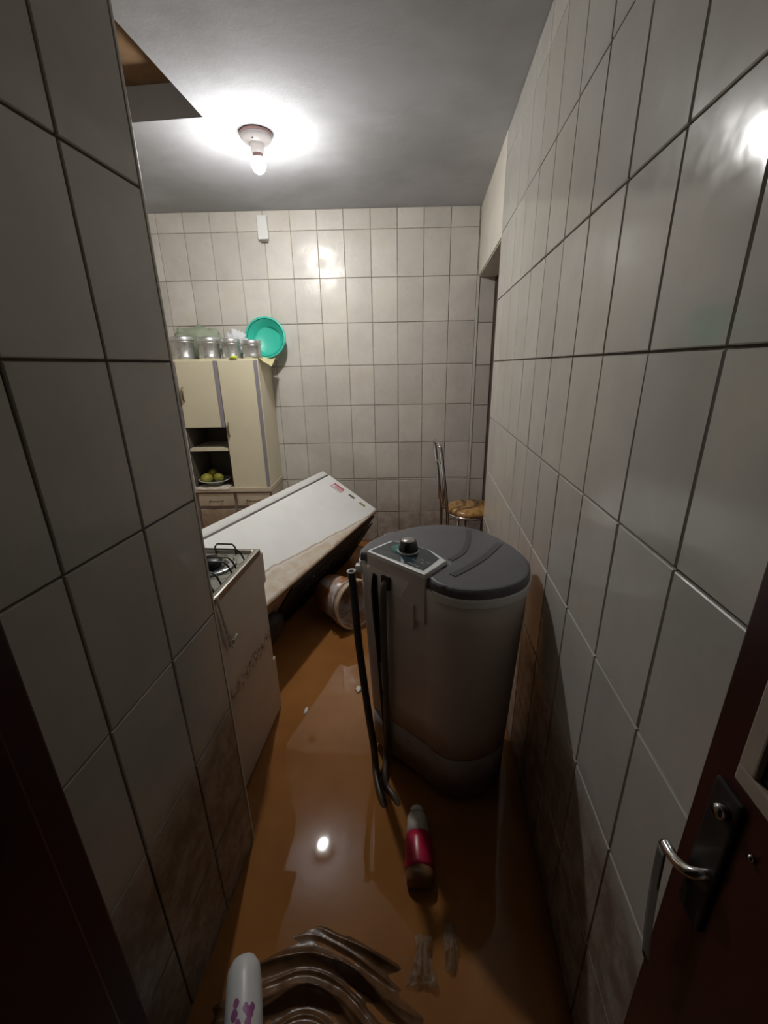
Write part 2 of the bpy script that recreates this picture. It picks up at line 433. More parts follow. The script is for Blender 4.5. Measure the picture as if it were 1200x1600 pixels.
# inner wall between passage and kitchen (behind the stove), left and rear walls
struct('wall_front', MB().box((-2.6, YL-0.11, FZ), (XL-0.11, YL, ZC)), PLASTER)
struct('wall_far_left', MB().box((-2.6, YL, FZ), (-2.45, 3.7, ZC)), PLASTER)
struct('wall_rear', MB().box((-0.66, -1.5, FZ), (0.52, -1.35, ZC)), PLASTER)
# back wall
def bw(x): return YB+TB*x
L = 1/math.cos(BA)
wbm = MB().box((-2.7*L, 0, FZ), (0.60*L, 0.15, ZC)).xf(Matrix.Translation((0, YB, 0)) @ Matrix.Rotation(BA, 4, 'Z'))
wall_back = struct('wall_back', wbm, GROUT_B)
cB, wB = -0.2214, 0.1874
xs = [cB+wB*c for c in range(-12, 3)]
xs_b = [x*L for x in xs]+[0.352*L]
zb = [EYE+0.0079+0.30*k for k in range(-5, 4)]
zlow, zhigh = zb[:3], zb[2:]
tiles(wall_back, (0, YB, 0), BA, xs_b, [zb[0], zb[1], zb[2]-0.016], TILE, None, 0.7)
tiles(wall_back, (0, YB, 0), BA, xs_b, zb[2:]+[ZC], TILE, None, 0.7)
struct('filler_strip', MB().box((xs_b[0], -0.004, zb[2]-0.012), (xs_b[-1], 0, zb[2]-0.004)).xf(Matrix.Translation((0, YB, 0)) @ Matrix.Rotation(BA, 4, 'Z')), TRIMC, wall_back)
# reveal of the doorway: the back wall runs on through it
zj = [z-0.014 for z in zb if z < DZ1-0.1]
tiles(wall_back, (0, YB, 0), BA, [0.372*L, 0.486*L], zj+[DZ1], TILE)
struct('corner_bead', MB().box((0.353*L, -0.011, FZ), (0.371*L, 0, DZ1), 0.003).xf(Matrix.Translation((0, YB, 0)) @ Matrix.Rotation(BA, 4, 'Z')), TRIMC, wall_back)
# dark door shut behind the doorway
d2 = struct('door_2', MB().box((XR+WT+0.002, DY0-0.05, FZ), (XR+WT+0.042, 3.62, DZ1+0.06), 0.004), DOOR2)
struct('door_stop', MB().box((0.488, 3.34, FZ), (XR+WT+0.001, 3.50, DZ1-0.008)), DOOR2, d2)

# flood water
bmw = MB().grid(60, 90, lambda u, v: (-2.44+2.80*u, -1.34+(YB+TB*(-2.44+2.80*u)-0.008+1.34)*v, 0.0015*noise.noise(Vector((u*8, v*14, 0.3)))), 0.05)
water = bmw.build('flood_water', WATER)
tag(water, 'muddy orange-brown flood water covering the whole floor', 'water', kind='stuff')

# red door standing open against the right wall, with lever handle and glazed panel
DX = 0.322
door1 = struct('door_1', MB().box((DX, -0.42, 0.02), (DX+0.034, 0.392, 2.10), 0.003), OXRED)
PB = 1.062
struct('door_pane', MB().box((DX-0.003, -0.33, PB+0.01), (DX+0.001, 0.328, 1.95)), GLASSD, door1)
pf = MB()
for a, b in (((DX-0.009, -0.345, PB-0.008), (DX+0.001, 0.343, PB+0.012)), ((DX-0.009, -0.345, 1.94), (DX+0.001, 0.343, 1.96)), ((DX-0.009, 0.323, PB+0.012), (DX+0.001, 0.343, 1.94)), ((DX-0.009, -0.345, PB+0.012), (DX+0.001, -0.325, 1.94))): pf.box(a, b, 0.002)
struct('pane_frame', pf, PUTTY, door1)
hp = struct('handle_plate', MB().box((DX-0.006, 0.328, 0.83), (DX+0.001, 0.366, 1.03), 0.003), BLACKGUNK, door1)
HZ = 0.898
lv = smoothline([(DX, 0.338, HZ+0.016), (DX-0.012, 0.339, HZ+0.014), (DX-0.020, 0.345, HZ+0.008), (DX-0.022, 0.364, HZ-0.004), (DX-0.022, 0.385, HZ-0.008)], 5)
struct('handle', MB().tube(lv, 0.0065, 10), CHROME, door1)
struct('cylinder_lock', MB().lathe([(0.0, 0), (0.008, 0), (0.008, 0.008), (0.006, 0.011), (0, 0.011)], 18).xf(axis_matrix((DX-0.005, 0.342, 1.006), (-1, 0, 0), (0, 1, 0))), CHROME, door1)
struct('plate_screw', MB().lathe([(0.0, 0), (0.004, 0), (0.0035, 0.003), (0, 0.004)], 12).xf(axis_matrix((DX-0.001, 0.306, 0.993), (-1, 0, 0), (0, 1, 0))), CHROME, door1)
struct('key_strap', MB().grid(4, 14, lambda u, v: (DX-0.026-0.003*math.sin(v*3)+0.006*v, 0.390-0.018*v-0.018*u, HZ-0.012-0.19*v), 0.0015), HOSE2, door1)
# red frame of that door on the left wall
tr = struct('trim_1', MB().box((XL-0.01, 0.16, FZ), (XL+0.03, 0.395, 2.3), 0.004), OXDARK)
struct('frame_rebate', MB().box((XL+0.029, 0.16, FZ), (XL+0.055, 0.335, 2.3), 0.004), OXRED, tr)

# ------------------------------------------------------------------ ceiling lamp (its light is the bulb itself)
LX, LY = -0.81, 2.36
lamp = thing('ceiling_lamp', 'bare lit white bulb in a round ceiling socket', 'lamp', (LX, LY, ZC))
MB().lathe([(0.0, 0.0), (0.072, 0.0), (0.076, -0.006), (0.074, -0.012)], 40).build('base_ring', PINKP, lamp)
MB().lathe([(0.073, -0.011), (0.070, -0.022), (0.058, -0.034), (0.04, -0.040), (0.032, -0.046), (0.030, -0.078), (0.0, -0.078)], 40).build('socket', PORC, lamp)
MB().lathe([(0.0, 0.0), (0.004, 0.0), (0.0035, -0.003), (0, -0.003)], 10, (0.0, -0.052, -0.036)).build('screw', GREYB, lamp)
MB().lathe([(0.024, -0.076), (0.022, -0.086), (0.026, -0.094), (0.0, -0.094)], 28).build('bulb_collar', PINKP, lamp)
be = MT('lit_bulb'); be.p.inputs['Emission Color'].default_value = BULB_COLOR+(1,); be.p.inputs['Emission Strength'].default_value = BULB_STRENGTH
be.set((0.9, 0.9, 0.9, 1), 0.3)
bh = MT('lit_bulb_shoulder'); bh.p.inputs['Emission Color'].default_value = BULB_COLOR+(1,); bh.p.inputs['Emission Strength'].default_value = BULB_STRENGTH*0.025
bh.set((0.9, 0.9, 0.9, 1), 0.3)
MB().lathe([(0.022, -0.094), (0.028, -0.104), (0.0325, -0.118), (0.0335, -0.121)], 16).build('bulb_shoulder', bh.m, lamp)
MB().lathe([(0.0333, -0.1205), (0.0318, -0.128), (0.0285, -0.138), (0.022, -0.147), (0.012, -0.154), (0.0, -0.157)], 16).build('bulb', be.m, lamp)

# ------------------------------------------------------------------ washing machine
S = 0.968; ZT = 0.85
out_raw = [(-0.222, 1.312), (-0.229, 1.34), (-0.21, 1.42), (-0.155, 1.495), (-0.06, 1.575), (0.049, 1.615), (0.15, 1.60), (0.235, 1.545), (0.305, 1.44), (0.343, 1.33), (0.345, 1.25), (0.315, 1.165), (0.255, 1.108), (0.18, 1.077), (0.106, 1.075), (0.05, 1.102), (0.008, 1.142)]
outl = [Vector((x*S, y*S, 0)) for x, y in out_raw]
arc = smoothline(outl, 6)                                # open curve: from flat-face left corner round to right corner
flat = [outl[-1].lerp(outl[0], k/8) for k in range(1, 8)]
ring = arc+flat
CC = Vector((0.07, 1.275, 0))
def rg(sc, z, off=(0, 0)):
    return [(CC.x+(p.x-CC.x)*sc+off[0], CC.y+(p.y-CC.y)*sc+off[1], z) for p in ring]
wm = thing('washing_machine', 'grey top-loading washing machine with charcoal lid beside the tiled wall', 'washing machine', (CC.x, CC.y, FZ))
def wmb(mb, name, m, parent=None):
    return mb.xf(Matrix.Translation((-CC.x, -CC.y, -FZ))).build(name, m, parent or wm)
def lerp_rings(z0, s0, z1, s1, n):
    return [rg(s0+(s1-s0)*i/n, z0+(z1-z0)*i/n) for i in range(n+1)]
body = wmb(MB().loft(lerp_rings(0.205, 0.885, 0.822, 0.98, 6)), 'body', MACH)
wmb(MB().loft([rg(0.872, 0.035), rg(0.885, 0.20)]), 'base_skirt', MACH_LOW)
wmb(MB().loft([rg(0.70, FZ), rg(0.72, 0.034)]), 'underside_shade', SHADE)  # dark inset block, its colour stands in for the shadow under the body
ro = [((p.x-CC.x)*1.0+CC.x, (p.y-CC.y)*1.0+CC.y) for p in arc[:-3]]; ri = [((p.x-CC.x)*0.93+CC.x, (p.y-CC.y)*0.93+CC.y) for p in arc[:-3]]
wmb(MB().prism(ro+ri[::-1], 0.803, 0.829, 0.004, 2), 'rim', RIM)
# top coordinates of the control panel (world)
pl, pt, pr, fl = Vector((-0.187, 1.271)), Vector((-0.116, 1.357)), Vector((0.070, 1.206)), Vector((0.006, 1.112))
# lid: the rim outline without the panel strip
lid_poly = [((p.x-CC.x)*0.985+CC.x, (p.y-CC.y)*0.985+CC.y) for p in arc[2:-3]]
inn = [(0.012, 1.118), (0.074, 1.206), (0.04, 1.262), (-0.03, 1.318), (-0.112, 1.362), (-0.192, 1.276)]
lid = wmb(MB().prism(lid_poly+inn, 0.828, 0.858, 0.012, 3), 'lid', LID)
def lid_strip(pts, wd, z=0.8585, h=0.0016):
    P = smoothline([Vector((x, y, 0)) for x, y in pts], 6); a = []; b = []
    for i, p in enumerate(P):
        t = (P[min(i+1, len(P)-1)]-P[max(i-1, 0)]).normalized(); n = Vector((-t.y, t.x, 0))*wd/2
        a.append((p+n)[:2]); b.append((p-n)[:2])
    return MB().prism(a+b[::-1], z-0.001, z+h)
wmb(lid_strip([(0.165, 1.50), (0.155, 1.40), (0.13, 1.30), (0.085, 1.235)], 0.018), 'lid_band', LID_D, lid)  # darker bands lying just proud of the lid top
wmb(lid_strip([(0.262, 1.38), (0.20, 1.27), (0.14, 1.19), (0.085, 1.13)], 0.022), 'lid_band', LID_D, lid)
# front fascia reaching up to the panel
fascia = [pl.lerp(fl, k/6) for k in range(7)]
dn = Vector((-(fl-pl).y, (fl-pl).x)).normalized()
if dn.y < 0: dn = -dn
out_n = -dn
fq = [pl+out_n*0.004, fl+out_n*0.004, fl+dn*0.03, pl+dn*0.03]
wmb(MB().prism([tuple(v) for v in fq], 0.70, 0.866), 'fascia', MACH)
panel_poly = [tuple(pl+out_n*0.006), tuple(fl+out_n*0.006), tuple(pr), (0.02, 1.283), (-0.05, 1.332), tuple(pt)]
pc = Vector((sum(p[0] for p in panel_poly)/6, sum(p[1] for p in panel_poly)/6))
bord = wmb(MB().prism(panel_poly, 0.856, 0.870, 0.002, 2), 'panel_border', PANEL_W)
inner = [(pc.x+(x-pc.x)*0.90, pc.y+(y-pc.y)*0.90) for x, y in panel_poly]
inner[2] = (pc.x+(pr.x-pc.x)*0.80, pc.y+(pr.y-pc.y)*0.80); inner[1] = (pc.x+(fl.x-pc.x)*0.86, pc.y+(fl.y-pc.y)*0.86)
pan = wmb(MB().prism(inner, 0.866, 0.8715), 'control_panel', PANEL)
K = (-0.052, 1.272)
wmb(MB().lathe([(0, 0), (0.036, 0), (0.036, 0.003), (0.0, 0.003)], 28, (K[0], K[1], 0.871)), 'dial_ring', PANEL_W, pan)
wmb(MB().lathe([(0, 0), (0.042, 0), (0.042, 0.0012), (0.0, 0.0012)], 28, (K[0]-0.016, K[1]+0.012, 0.8712)), 'dial_print', TEALMARK, pan)
kn = wmb(MB().lathe([(0, 0), (0.033, 0), (0.033, 0.008), (0.026, 0.034), (0, 0.034)], 24, (K[0], K[1], 0.873)), 'knob', BLACKP, pan)
wmb(MB().lathe([(0, 0), (0.0245, 0), (0.022, 0.004), (0, 0.005)], 24, (K[0], K[1], 0.9065)), 'knob_cap', GREYCAP, pan)
ed = (fl-pl).normalized()
def mark(a, b, ln, wd, name='print_mark'):
    c = pl+ed*a+dn*b; q = [c-ed*ln/2-dn*wd/2, c+ed*ln/2-dn*wd/2, c+ed*ln/2+dn*wd/2, c-ed*ln/2+dn*wd/2]
    wmb(MB().prism([tuple(v) for v in q], 0.8714, 0.8722), name, GREYCAP, pan)
mark(0.045, 0.075, 0.010, 0.006); mark(0.055, 0.072, 0.004, 0.010)
for a, b, ln in ((0.165, 0.045, 0.012), (0.185, 0.062, 0.012), (0.20, 0.045, 0.014), (0.175, 0.02, 0.030), (0.20, 0.018, 0.012), (0.21, 0.06, 0.01)): mark(a, b, ln, 0.0035)
# dark blocks painting recess shade on the flat face, hoses and cord
def facept(a, d, z):            # a along the flat face, d out of it; follows the body taper
    sc = 0.885+(0.98-0.885)*(z-0.205)/(0.822-0.205)
    p = pl+ed*a+out_n*d; q = Vector((CC.x, CC.y))+(p-Vector((CC.x, CC.y)))*sc
    return (q.x, q.y, z)
def face_box(a0, a1, d0, d1, z0, z1):
    v = [facept(a, d, z) for z in (z0, z1) for d in (d0, d1) for a in (a0, a1)]
    return MB().add(v, [(0,2,3,1), (4,5,7,6), (0,1,5,4), (2,6,7,3), (0,4,6,2), (1,3,7,5)])
wmb(face_box(0.075, 0.11, -0.02, 0.022, 0.765, 0.81), 'outlet_shade', SHADE)
wmb(face_box(0.028, 0.048, -0.02, 0.019, 0.45, 0.80), 'slot_shade', SHADE)
wmb(face_box(0.13, 0.21, -0.02, 0.0165, 0.665, 0.75), 'moulded_plate', MACH)
h1 = smoothline([(-0.245, 1.262, 0.792), (-0.238, 1.258, 0.70), (-0.226, 1.246, 0.5), (-0.20, 1.222, 0.25), (-0.178, 1.20, 0.08), (-0.17, 1.17, 0.02), (-0.155, 1.11, 0.012), (-0.135, 1.06, 0.002), (-0.115, 1.02, -0.025)], 8)
dh = wmb(MB().tube(h1, 0.0135, 14, caps=False), 'drain_hose', HOSE)
hd = (Vector(h1[0])-Vector(h1[1])).normalized()
wmb(MB().lathe([(0.010, 0.0), (0.0148, -0.002), (0.016, 0.002), (0.0148, 0.005), (0.010, 0.003)], 20, ring=True).xf(axis_matrix(h1[0], hd)), 'hose_end', RIM, dh)
wmb(MB().lathe([(0.0, 0), (0.012, 0.0), (0, 0.001)], 14).xf(axis_matrix(h1[1], hd)), 'bore_shade', SHADE, dh)  # dark disc painting the shade inside the hose
h2 = smoothline([facept(0.092, 0.012, 0.79), facept(0.092, 0.03, 0.76), facept(0.087, 0.036, 0.6), facept(0.079, 0.036, 0.35), facept(0.07, 0.038, 0.14), facept(0.07, 0.05, 0.05), (-0.13, 1.12, 0.01), (-0.09, 1.07, 0.004), (-0.065, 1.03, -0.025)], 8)
wmb(MB().tube(h2, 0.0115, 12), 'inlet_hose', HOSE2)
h3 = smoothline([facept(0.038, 0.012, 0.80), facept(0.037, 0.026, 0.76), facept(0.039, 0.027, 0.5), facept(0.042, 0.028, 0.25), facept(0.045, 0.03, 0.03), (-0.15, 1.15, 0.0)], 8)
wmb(MB().tube(h3, 0.005, 8), 'power_cord', CORD)
h4 = smoothline([facept(0.03, 0.012, 0.79), facept(0.028, 0.024, 0.72), facept(0.040, 0.027, 0.42), facept(0.05, 0.028, 0.2), facept(0.055, 0.03, 0.03)], 8)
wmb(MB().tube(h4, 0.004, 8), 'power_cord', CORD)
wmb(MB().box((-0.232, 1.268, 0.785), (-0.205, 1.292, 0.812), 0.003), 'hose_clip', RIM)

# ------------------------------------------------------------------ toppled refrigerator
e = Vector((0.252, 0.968, 0)).normalized()
FA, FB = Vector((-0.730, 3.078, EYE-0.781)), Vector((-0.353, 2.977, EYE-1.026))
FWD = (FB-FA).length; cx = (FB-FA).normalized(); cx = (cx-e*cx.dot(e)).normalized()
nz = cx.cross(e).normalized()
if nz.z < 0: nz = -nz
FL = 1.44
# local frame: x = across the side panel (0 at the back edge, negative to the door), y = along (0 at the top end, negative to the foot), z = out of side panel
FM = Matrix((cx, e, nz)).transposed().to_4x4(); FM.translation = FB
fr = bpy.data.objects.new('refrigerator', None); COL.objects.link(fr); fr.matrix_world = FM
tag(fr, 'white refrigerator toppled on its side in the flood, mud along one edge', 'refrigerator')
WTH = 0.52
MB().box((-FWD, -FL, -WTH), (0, 0, 0), 0.006).build('body', FRIDGE, fr)
MB().box((-FWD-0.012, -FL+0.02, -WTH+0.01), (-FWD+0.001, -0.006, -0.008)).build('door_seal', DARK_SEAL, fr)
MB().box((-FWD-0.062, -FL+0.02, -WTH), (-FWD-0.011, 0, -0.001), 0.012).build('door', DOORW, fr)
bp = MB().box((-0.002, -FL+0.25, -WTH+0.03), (0.012, -0.06, -0.03)).build('back_panel', BLACKGUNK, fr)
cw = MB(); zz = []
for k in range(16):
    y = -0.1-k*0.062; zz += [(0.03, y, -0.06 if k % 2 else -WTH+0.06), (0.03, y, -WTH+0.06 if k % 2 else -0.06)]
cw.tube(zz, 0.004, 6)
cw.build('condenser_coil', BLACKGUNK, bp)
MB().blob((0.03, -FL+0.14, -WTH/2), (0.07, 0.10, 0.12), 0.1, 1.5, 3).build('compressor', BLACKGUNK, fr)
MB().box((-0.30, -FL-0.012, -WTH+0.03), (-0.04, -FL+0.001, -0.03)).build('foot_rail', BLACKGUNK, fr)
st = MB().box((-0.375, -0.135, 0), (-0.285, -0.055, 0.0012)).build('sticker', WHITEP, fr); st['label'] = 'red and white paper sticker'
MB().box((-0.375, -0.075, 0.0012), (-0.285, -0.055, 0.002)).build('sticker_header', RED, st)
for yy in (-0.089, -0.1, -0.111): MB().box((-0.352, yy-0.002, 0.0012), (-0.294, yy+0.002, 0.0018)).build('sticker_line', RED, st)
for a, b in (((-0.375, -0.135), (-0.371, -0.075)), ((-0.289, -0.135), (-0.285, -0.075)), ((-0.371, -0.135), (-0.289, -0.131))):
    MB().box((a[0], a[1], 0.0012), (b[0], b[1], 0.0018)).build('sticker_edge', RED, st)
MB().box((-0.235, -0.085, 0), (-0.185, -0.058, 0.0015)).build('badge', GREYB, fr)
MB().box((-0.135, -0.09, 0), (-0.085, -0.062, 0.0015)).build('badge', YELB, fr)

# ------------------------------------------------------------------ stove
SX, SY0, SY1, SZ = -0.632, 0.925, 1.432, 0.79
stv = thing('stove', 'white gas stove with steel-edged cooktop behind the left wall edge', 'stove', (SX-0.25, (SY0+SY1)/2, FZ))
def sv(mb, name, m, parent=None): return mb.xf(Matrix.Translation((-stv.location[0], -stv.location[1], -FZ))).build(name, m, parent or stv)
SX2 = SX-0.50
sv(MB().box((SX2, SY0, 0.02), (SX2+0.012, SY1, SZ-0.02), 0.003), 'side_panel', STOVE_S)
sv(MB().box((SX-0.012, SY0, 0.01), (SX, SY1, SZ-0.02), 0.003), 'side_panel', STOVE_S)
sv(MB().box((SX2+0.012, SY0+0.01, 0.05), (SX-0.012, SY1-0.02, SZ-0.03)), 'body', DARKBROWN)  # plain dark brown core, seen in the gap beside the oven door
sv(MB().box((SX2+0.004, SY1-0.02, SZ-0.155), (SX-0.001, SY1+0.028, SZ-0.022), 0.008), 'control_fascia', STOVE_W)
sv(MB().box((SX2+0.008, SY1-0.018, 0.30), (SX-0.014, SY1+0.02, SZ-0.16), 0.006), 'oven_door', STOVE_W)
sv(MB().box((SX2+0.004, SY1-0.02, 0.0), (SX-0.002, SY1+0.03, 0.27), 0.006), 'lower_panel', STOVE_S)
for k in range(4):
    sv(MB().lathe([(0, 0), (0.02, 0), (0.017, 0.022), (0, 0.022)], 16).xf(axis_matrix((SX-0.1-k*0.1, SY1+0.028, SZ-0.09), (0, 1, 0))), 'knob', BLACKP)
top = sv(MB().box((SX2+0.004, SY0+0.004, SZ-0.022), (SX-0.004, SY1-0.004, SZ-0.012)), 'cooktop', STOVE_TOP)
sv(MB().box((SX-0.022, SY0, SZ-0.024), (SX+0.002, SY1, SZ+0.002), 0.006), 'edge_rail', STEEL, top)
sv(MB().box((SX2, SY0, SZ-0.024), (SX2+0.022, SY1, SZ+0.002), 0.006), 'edge_rail', STEEL, top)
sv(MB().box((SX2+0.02, SY1-0.022, SZ-0.024), (SX-0.02, SY1, SZ+0.001), 0.006), 'edge_rail', STEEL, top)
sv(MB().box((SX2+0.02, SY0, SZ-0.024), (SX-0.02, SY0+0.022, SZ+0.001), 0.006), 'edge_rail', STEEL, top)
for bx_, by_ in ((SX-0.135, SY1-0.135), (SX-0.365, SY1-0.135), (SX-0.135, SY0+0.135), (SX-0.365, SY0+0.135)):
    b = sv(MB().lathe([(0.0, 0.0), (0.03, 0.002), (0.05, 0.004), (0.088, 0.010), (0.092, 0.006)], 32, (bx_, by_, SZ-0.013)), 'burner_bowl', BOWL)
    sv(MB().lathe([(0, 0.0), (0.036, 0.0), (0.036, 0.01), (0.028, 0.013), (0.028, 0.017), (0.043, 0.017), (0.043, 0.023), (0.036, 0.029), (0, 0.031)], 28, (bx_, by_, SZ-0.011)), 'burner', IRON, b)
zt = SZ+0.035; z0 = SZ-0.01
def wire(y, x0, x1, name='grate_wire'):
    sv(MB().tube([(x0, y, z0), (x0-0.012, y, zt-0.014), (x0-0.026, y, zt), (x1+0.026, y, zt), (x1+0.012, y, zt-0.014), (x1, y, z0)], 0.0032, 8), name, IRON, top)
for y in (SY1-0.085, SY1-0.155, SY1-0.19, SY1-0.27, SY1-0.32, SY1-0.40): wire(y, SX-0.026, SX-0.235); wire(y, SX-0.265, SX2+0.026)
sv(MB().tube([(SX-0.085, SY1-0.028, z0), (SX-0.085, SY1-0.028, SZ+0.018), (SX-0.095, SY1-0.028, SZ+0.030), (SX-0.155, SY1-0.028, SZ+0.030), (SX-0.165, SY1-0.028, SZ+0.018), (SX-0.165, SY1-0.028, z0)], 0.0034, 8), 'grate_wire', IRON, top)
# white string hanging off the stove corner
sg = thing('string_loop', 'knotted white string hanging from the stove edge', 'string', (SX+0.012, 1.075, 0.60))
def sgb(pts, name, r=0.0036): MB().tube([(p[0]-sg.location[0], p[1]-sg.location[1], p[2]-sg.location[2]) for p in smoothline(pts, 5)], r, 7).build(name, STRING, sg)
sgb([(SX+0.004, 1.062, 0.796), (SX+0.010, 1.066, 0.75), (SX+0.012, 1.085, 0.66), (SX+0.012, 1.098, 0.615)], 'strand')
sgb([(SX+0.006, 1.066, 0.796), (SX+0.014, 1.064, 0.73), (SX+0.014, 1.078, 0.65), (SX+0.014, 1.086, 0.612)], 'strand')
sgb([(SX+0.010, 1.08, 0.61), (SX+0.018, 1.092, 0.622), (SX+0.020, 1.104, 0.612), (SX+0.014, 1.098, 0.60), (SX+0.012, 1.086, 0.604), (SX+0.02, 1.112, 0.618), (SX+0.02, 1.125, 0.622)], 'knot', 0.0035)
sgb([(SX+0.014, 1.09, 0.605), (SX+0.018, 1.092, 0.592), (SX+0.014, 1.10, 0.588)], 'strand_end', 0.003)
# small pale cup at the stove's far edge
cup = thing('cup', 'small pale cup at the back of the stove', 'cup', (SX-0.262, SY1-0.04, SZ+0.001))
MB().lathe([(0.0, 0), (0.022, 0), (0.030, 0.045), (0.028, 0.045), (0.020, 0.004), (0, 0.004)], 24).build('bowl', WHITEP, cup)
MB().lathe([(0.028, 0.044), (0.031, 0.044), (0.031, 0.048), (0.028, 0.048)], 24, ring=True).build('rim', PORC, cup)

# ------------------------------------------------------------------ kitchen cabinet against the back wall
CX, CY = -1.195, bw(-1.195)-0.012
cab = thing('kitchen_cabinet', 'cream kitchen cabinet with open shelves and drawers against the back wall', 'cabinet', (CX, CY, FZ), BA)
def cb(a, b, name, m, parent=None, ch=0.0): return MB().box((a[0], a[1], a[2]-FZ), (b[0], b[1], b[2]-FZ), ch).build(name, m, parent or cab)
D = -0.365; CT = 1.505; W0 = -0.86; W1, W2 = -0.28, -0.575
cb((W0, D+0.018, 0.60), (W0+0.015, 0, CT), 'side_panel', CREAM)
cb((-0.015, D+0.018, 0.60), (0, 0, CT), 'side_panel', CREAM)
cb((W0, D+0.018, CT), (0, 0, CT+0.012), 'top_panel', CREAM)
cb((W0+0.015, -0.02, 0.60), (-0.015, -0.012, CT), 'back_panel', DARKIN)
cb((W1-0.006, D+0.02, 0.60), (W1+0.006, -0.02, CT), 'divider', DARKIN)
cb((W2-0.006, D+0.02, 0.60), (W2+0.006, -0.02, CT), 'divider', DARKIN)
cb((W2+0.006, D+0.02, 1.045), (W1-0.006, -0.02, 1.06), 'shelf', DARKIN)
cb((W2+0.006, D+0.006, 0.878), (W1-0.008, -0.02, 0.898), 'shelf', CREAM)
def cdoor(x0, x1, z0, z1, hx, hz, m=CREAM, strip=LILAC):
    d = cb((x0+0.003, D, z0), (x1-0.003, D+0.017, z1), 'door', m, None, 0.002)
    cb((x1-0.026, D-0.004, z0), (x1-0.002, D+0.002, z1), 'edge_strip', strip, d)
    pts = smoothline([(hx, D, hz+0.05-FZ), (hx, D-0.016, hz+0.036-FZ), (hx, D-0.022, hz-FZ), (hx, D-0.016, hz-0.036-FZ), (hx, D, hz-0.05-FZ)], 4)
    MB().tube(pts, [0.004+0.004*math.sin(math.pi*i/(len(pts)-1)) for i in range(len(pts))], 8).build('handle', BRASS, d)
cdoor(W2, W1, 1.05, CT, W2+0.03, 1.285)
cdoor(W1, 0.0, 0.60, CT, W1+0.022, 1.035)
cdoor(W0, W2, 0.60, CT, W2-0.05, 1.035)
cb((W0-0.005, D-0.012, 0.565), (0.004, 0, 0.60), 'countertop', CREAM_LOW, None, 0.004)
cb((W0, D+0.02, FZ), (W0+0.015, 0, 0.565), 'side_panel', CREAM_LOW)
cb((-0.015, D+0.02, FZ), (0, 0, 0.565), 'side_panel', CREAM_LOW)
cb((W0+0.015, -0.02, FZ), (-0.015, -0.012, 0.565), 'back_panel', DARKIN)
cb((W0, D+0.012, FZ), (0, D+0.022, 0.565), 'face_board', TAUPE)
for x0, x1 in ((W0+0.01, W2-0.012), (W2+0.012, W1-0.012), (W1+0.012, -0.016)):
    d = cb((x0, D, 0.452), (x1, D+0.013, 0.552), 'drawer', CREAM_LOW, None, 0.003)
    xm = (x0+x1)/2
    pts = smoothline([(xm-0.05, D, 0.50-FZ), (xm-0.04, D-0.018, 0.495-FZ), (xm+0.04, D-0.018, 0.495-FZ), (xm+0.05, D, 0.50-FZ)], 4)
    MB().tube(pts, 0.0045, 8).build('pull', BRASS, d)
    cb((x0, D, 0.02), (x1, D+0.013, 0.425), 'lower_door', CREAM_LOW, None, 0.003)
CM = Matrix.Translation((CX, CY, 0)) @ Matrix.Rotation(BA, 4, 'Z')
def cw_(x, y, z): return CM @ Vector((x, y, z))
# canisters
TOPZ = CT+0.012
cans = [(-0.545, 0.076, 0.150, 'largest dented aluminium canister, leftmost on the cabinet top'), (-0.362, 0.073, 0.142, 'second largest aluminium canister in the row on the cabinet top'),
        (-0.205, 0.063, 0.132, 'third aluminium canister from the left on the cabinet top'), (-0.060, 0.066, 0.118, 'shortest aluminium canister, in front of the teal basin')]
for x, r, h, lab in cans:
    p = cw_(x, -0.255, TOPZ)
    c = thing('canister', lab, 'canister', p, 0, 'aluminium canisters on the cabinet top')
    hb = h-0.030
    MB().lathe([(0, 0), (r*0.97, 0), (r, 0.006), (r*0.99, 0.02), (r*0.965, 0.024), (r*0.965, hb-0.012), (r, hb-0.008), (r, hb), (0, hb)], 36).build('body', CAN, c)
    MB().lathe([(r*1.02, hb+0.0005), (r*1.03, hb+0.004), (r*1.02, h-0.006), (r*0.97, h), (r*0.5, h+0.004), (0, h+0.005)], 36).build('lid', CAN, c)
tag(MB().lathe([(0, 0), (0.026, 0), (0.028, 0.004), (0.028, 0.014), (0.02, 0.017), (0, 0.017)], 24, tuple(cw_(-0.165, -0.345, TOPZ))).build('jar_lid', LIME), 'small lime-green lid in front of the third canister', 'lid')
# teal basin leaning on the wall behind the last canister
bs = bpy.data.objects.new('basin', None); COL.objects.link(bs)
tag(bs, 'round teal plastic basin leaning against the back wall above the cabinet', 'basin')
bs.matrix_world = axis_matrix(cw_(0.005, -0.088, TOPZ+0.140), tuple(Matrix.Rotation(BA, 3, 'Z') @ Vector((0.05, -1, 0.18))), (1, 0, 0))
MB().lathe([(0, -0.068), (0.092, -0.068), (0.104, -0.058), (0.131, 0.028), (0.134, 0.030), (0.128, 0.026), (0.100, -0.056), (0.088, -0.064), (0, -0.064)], 48).build('bowl', TEAL, bs)
MB().lathe([(0.128, 0.026), (0.134, 0.030), (0.146, 0.029), (0.147, 0.023), (0.135, 0.025)], 48, ring=True).build('rim', TEAL, bs)
# bags behind the canisters
tag(MB().blob(cw_(-0.50, -0.10, TOPZ+0.115), (0.20, 0.065, 0.118), 0.45, 2.3, 4, 40, 26).build('plastic_bag', GREENBAG), 'translucent green plastic bag bundled behind the canisters', 'bag')
tag(MB().blob(cw_(-0.200, -0.135, TOPZ+0.112), (0.085, 0.045, 0.080), 0.55, 2.6, 9, 36, 24).build('plastic_bag', WHITEBAG), 'crumpled white plastic bag behind the third canister', 'bag')
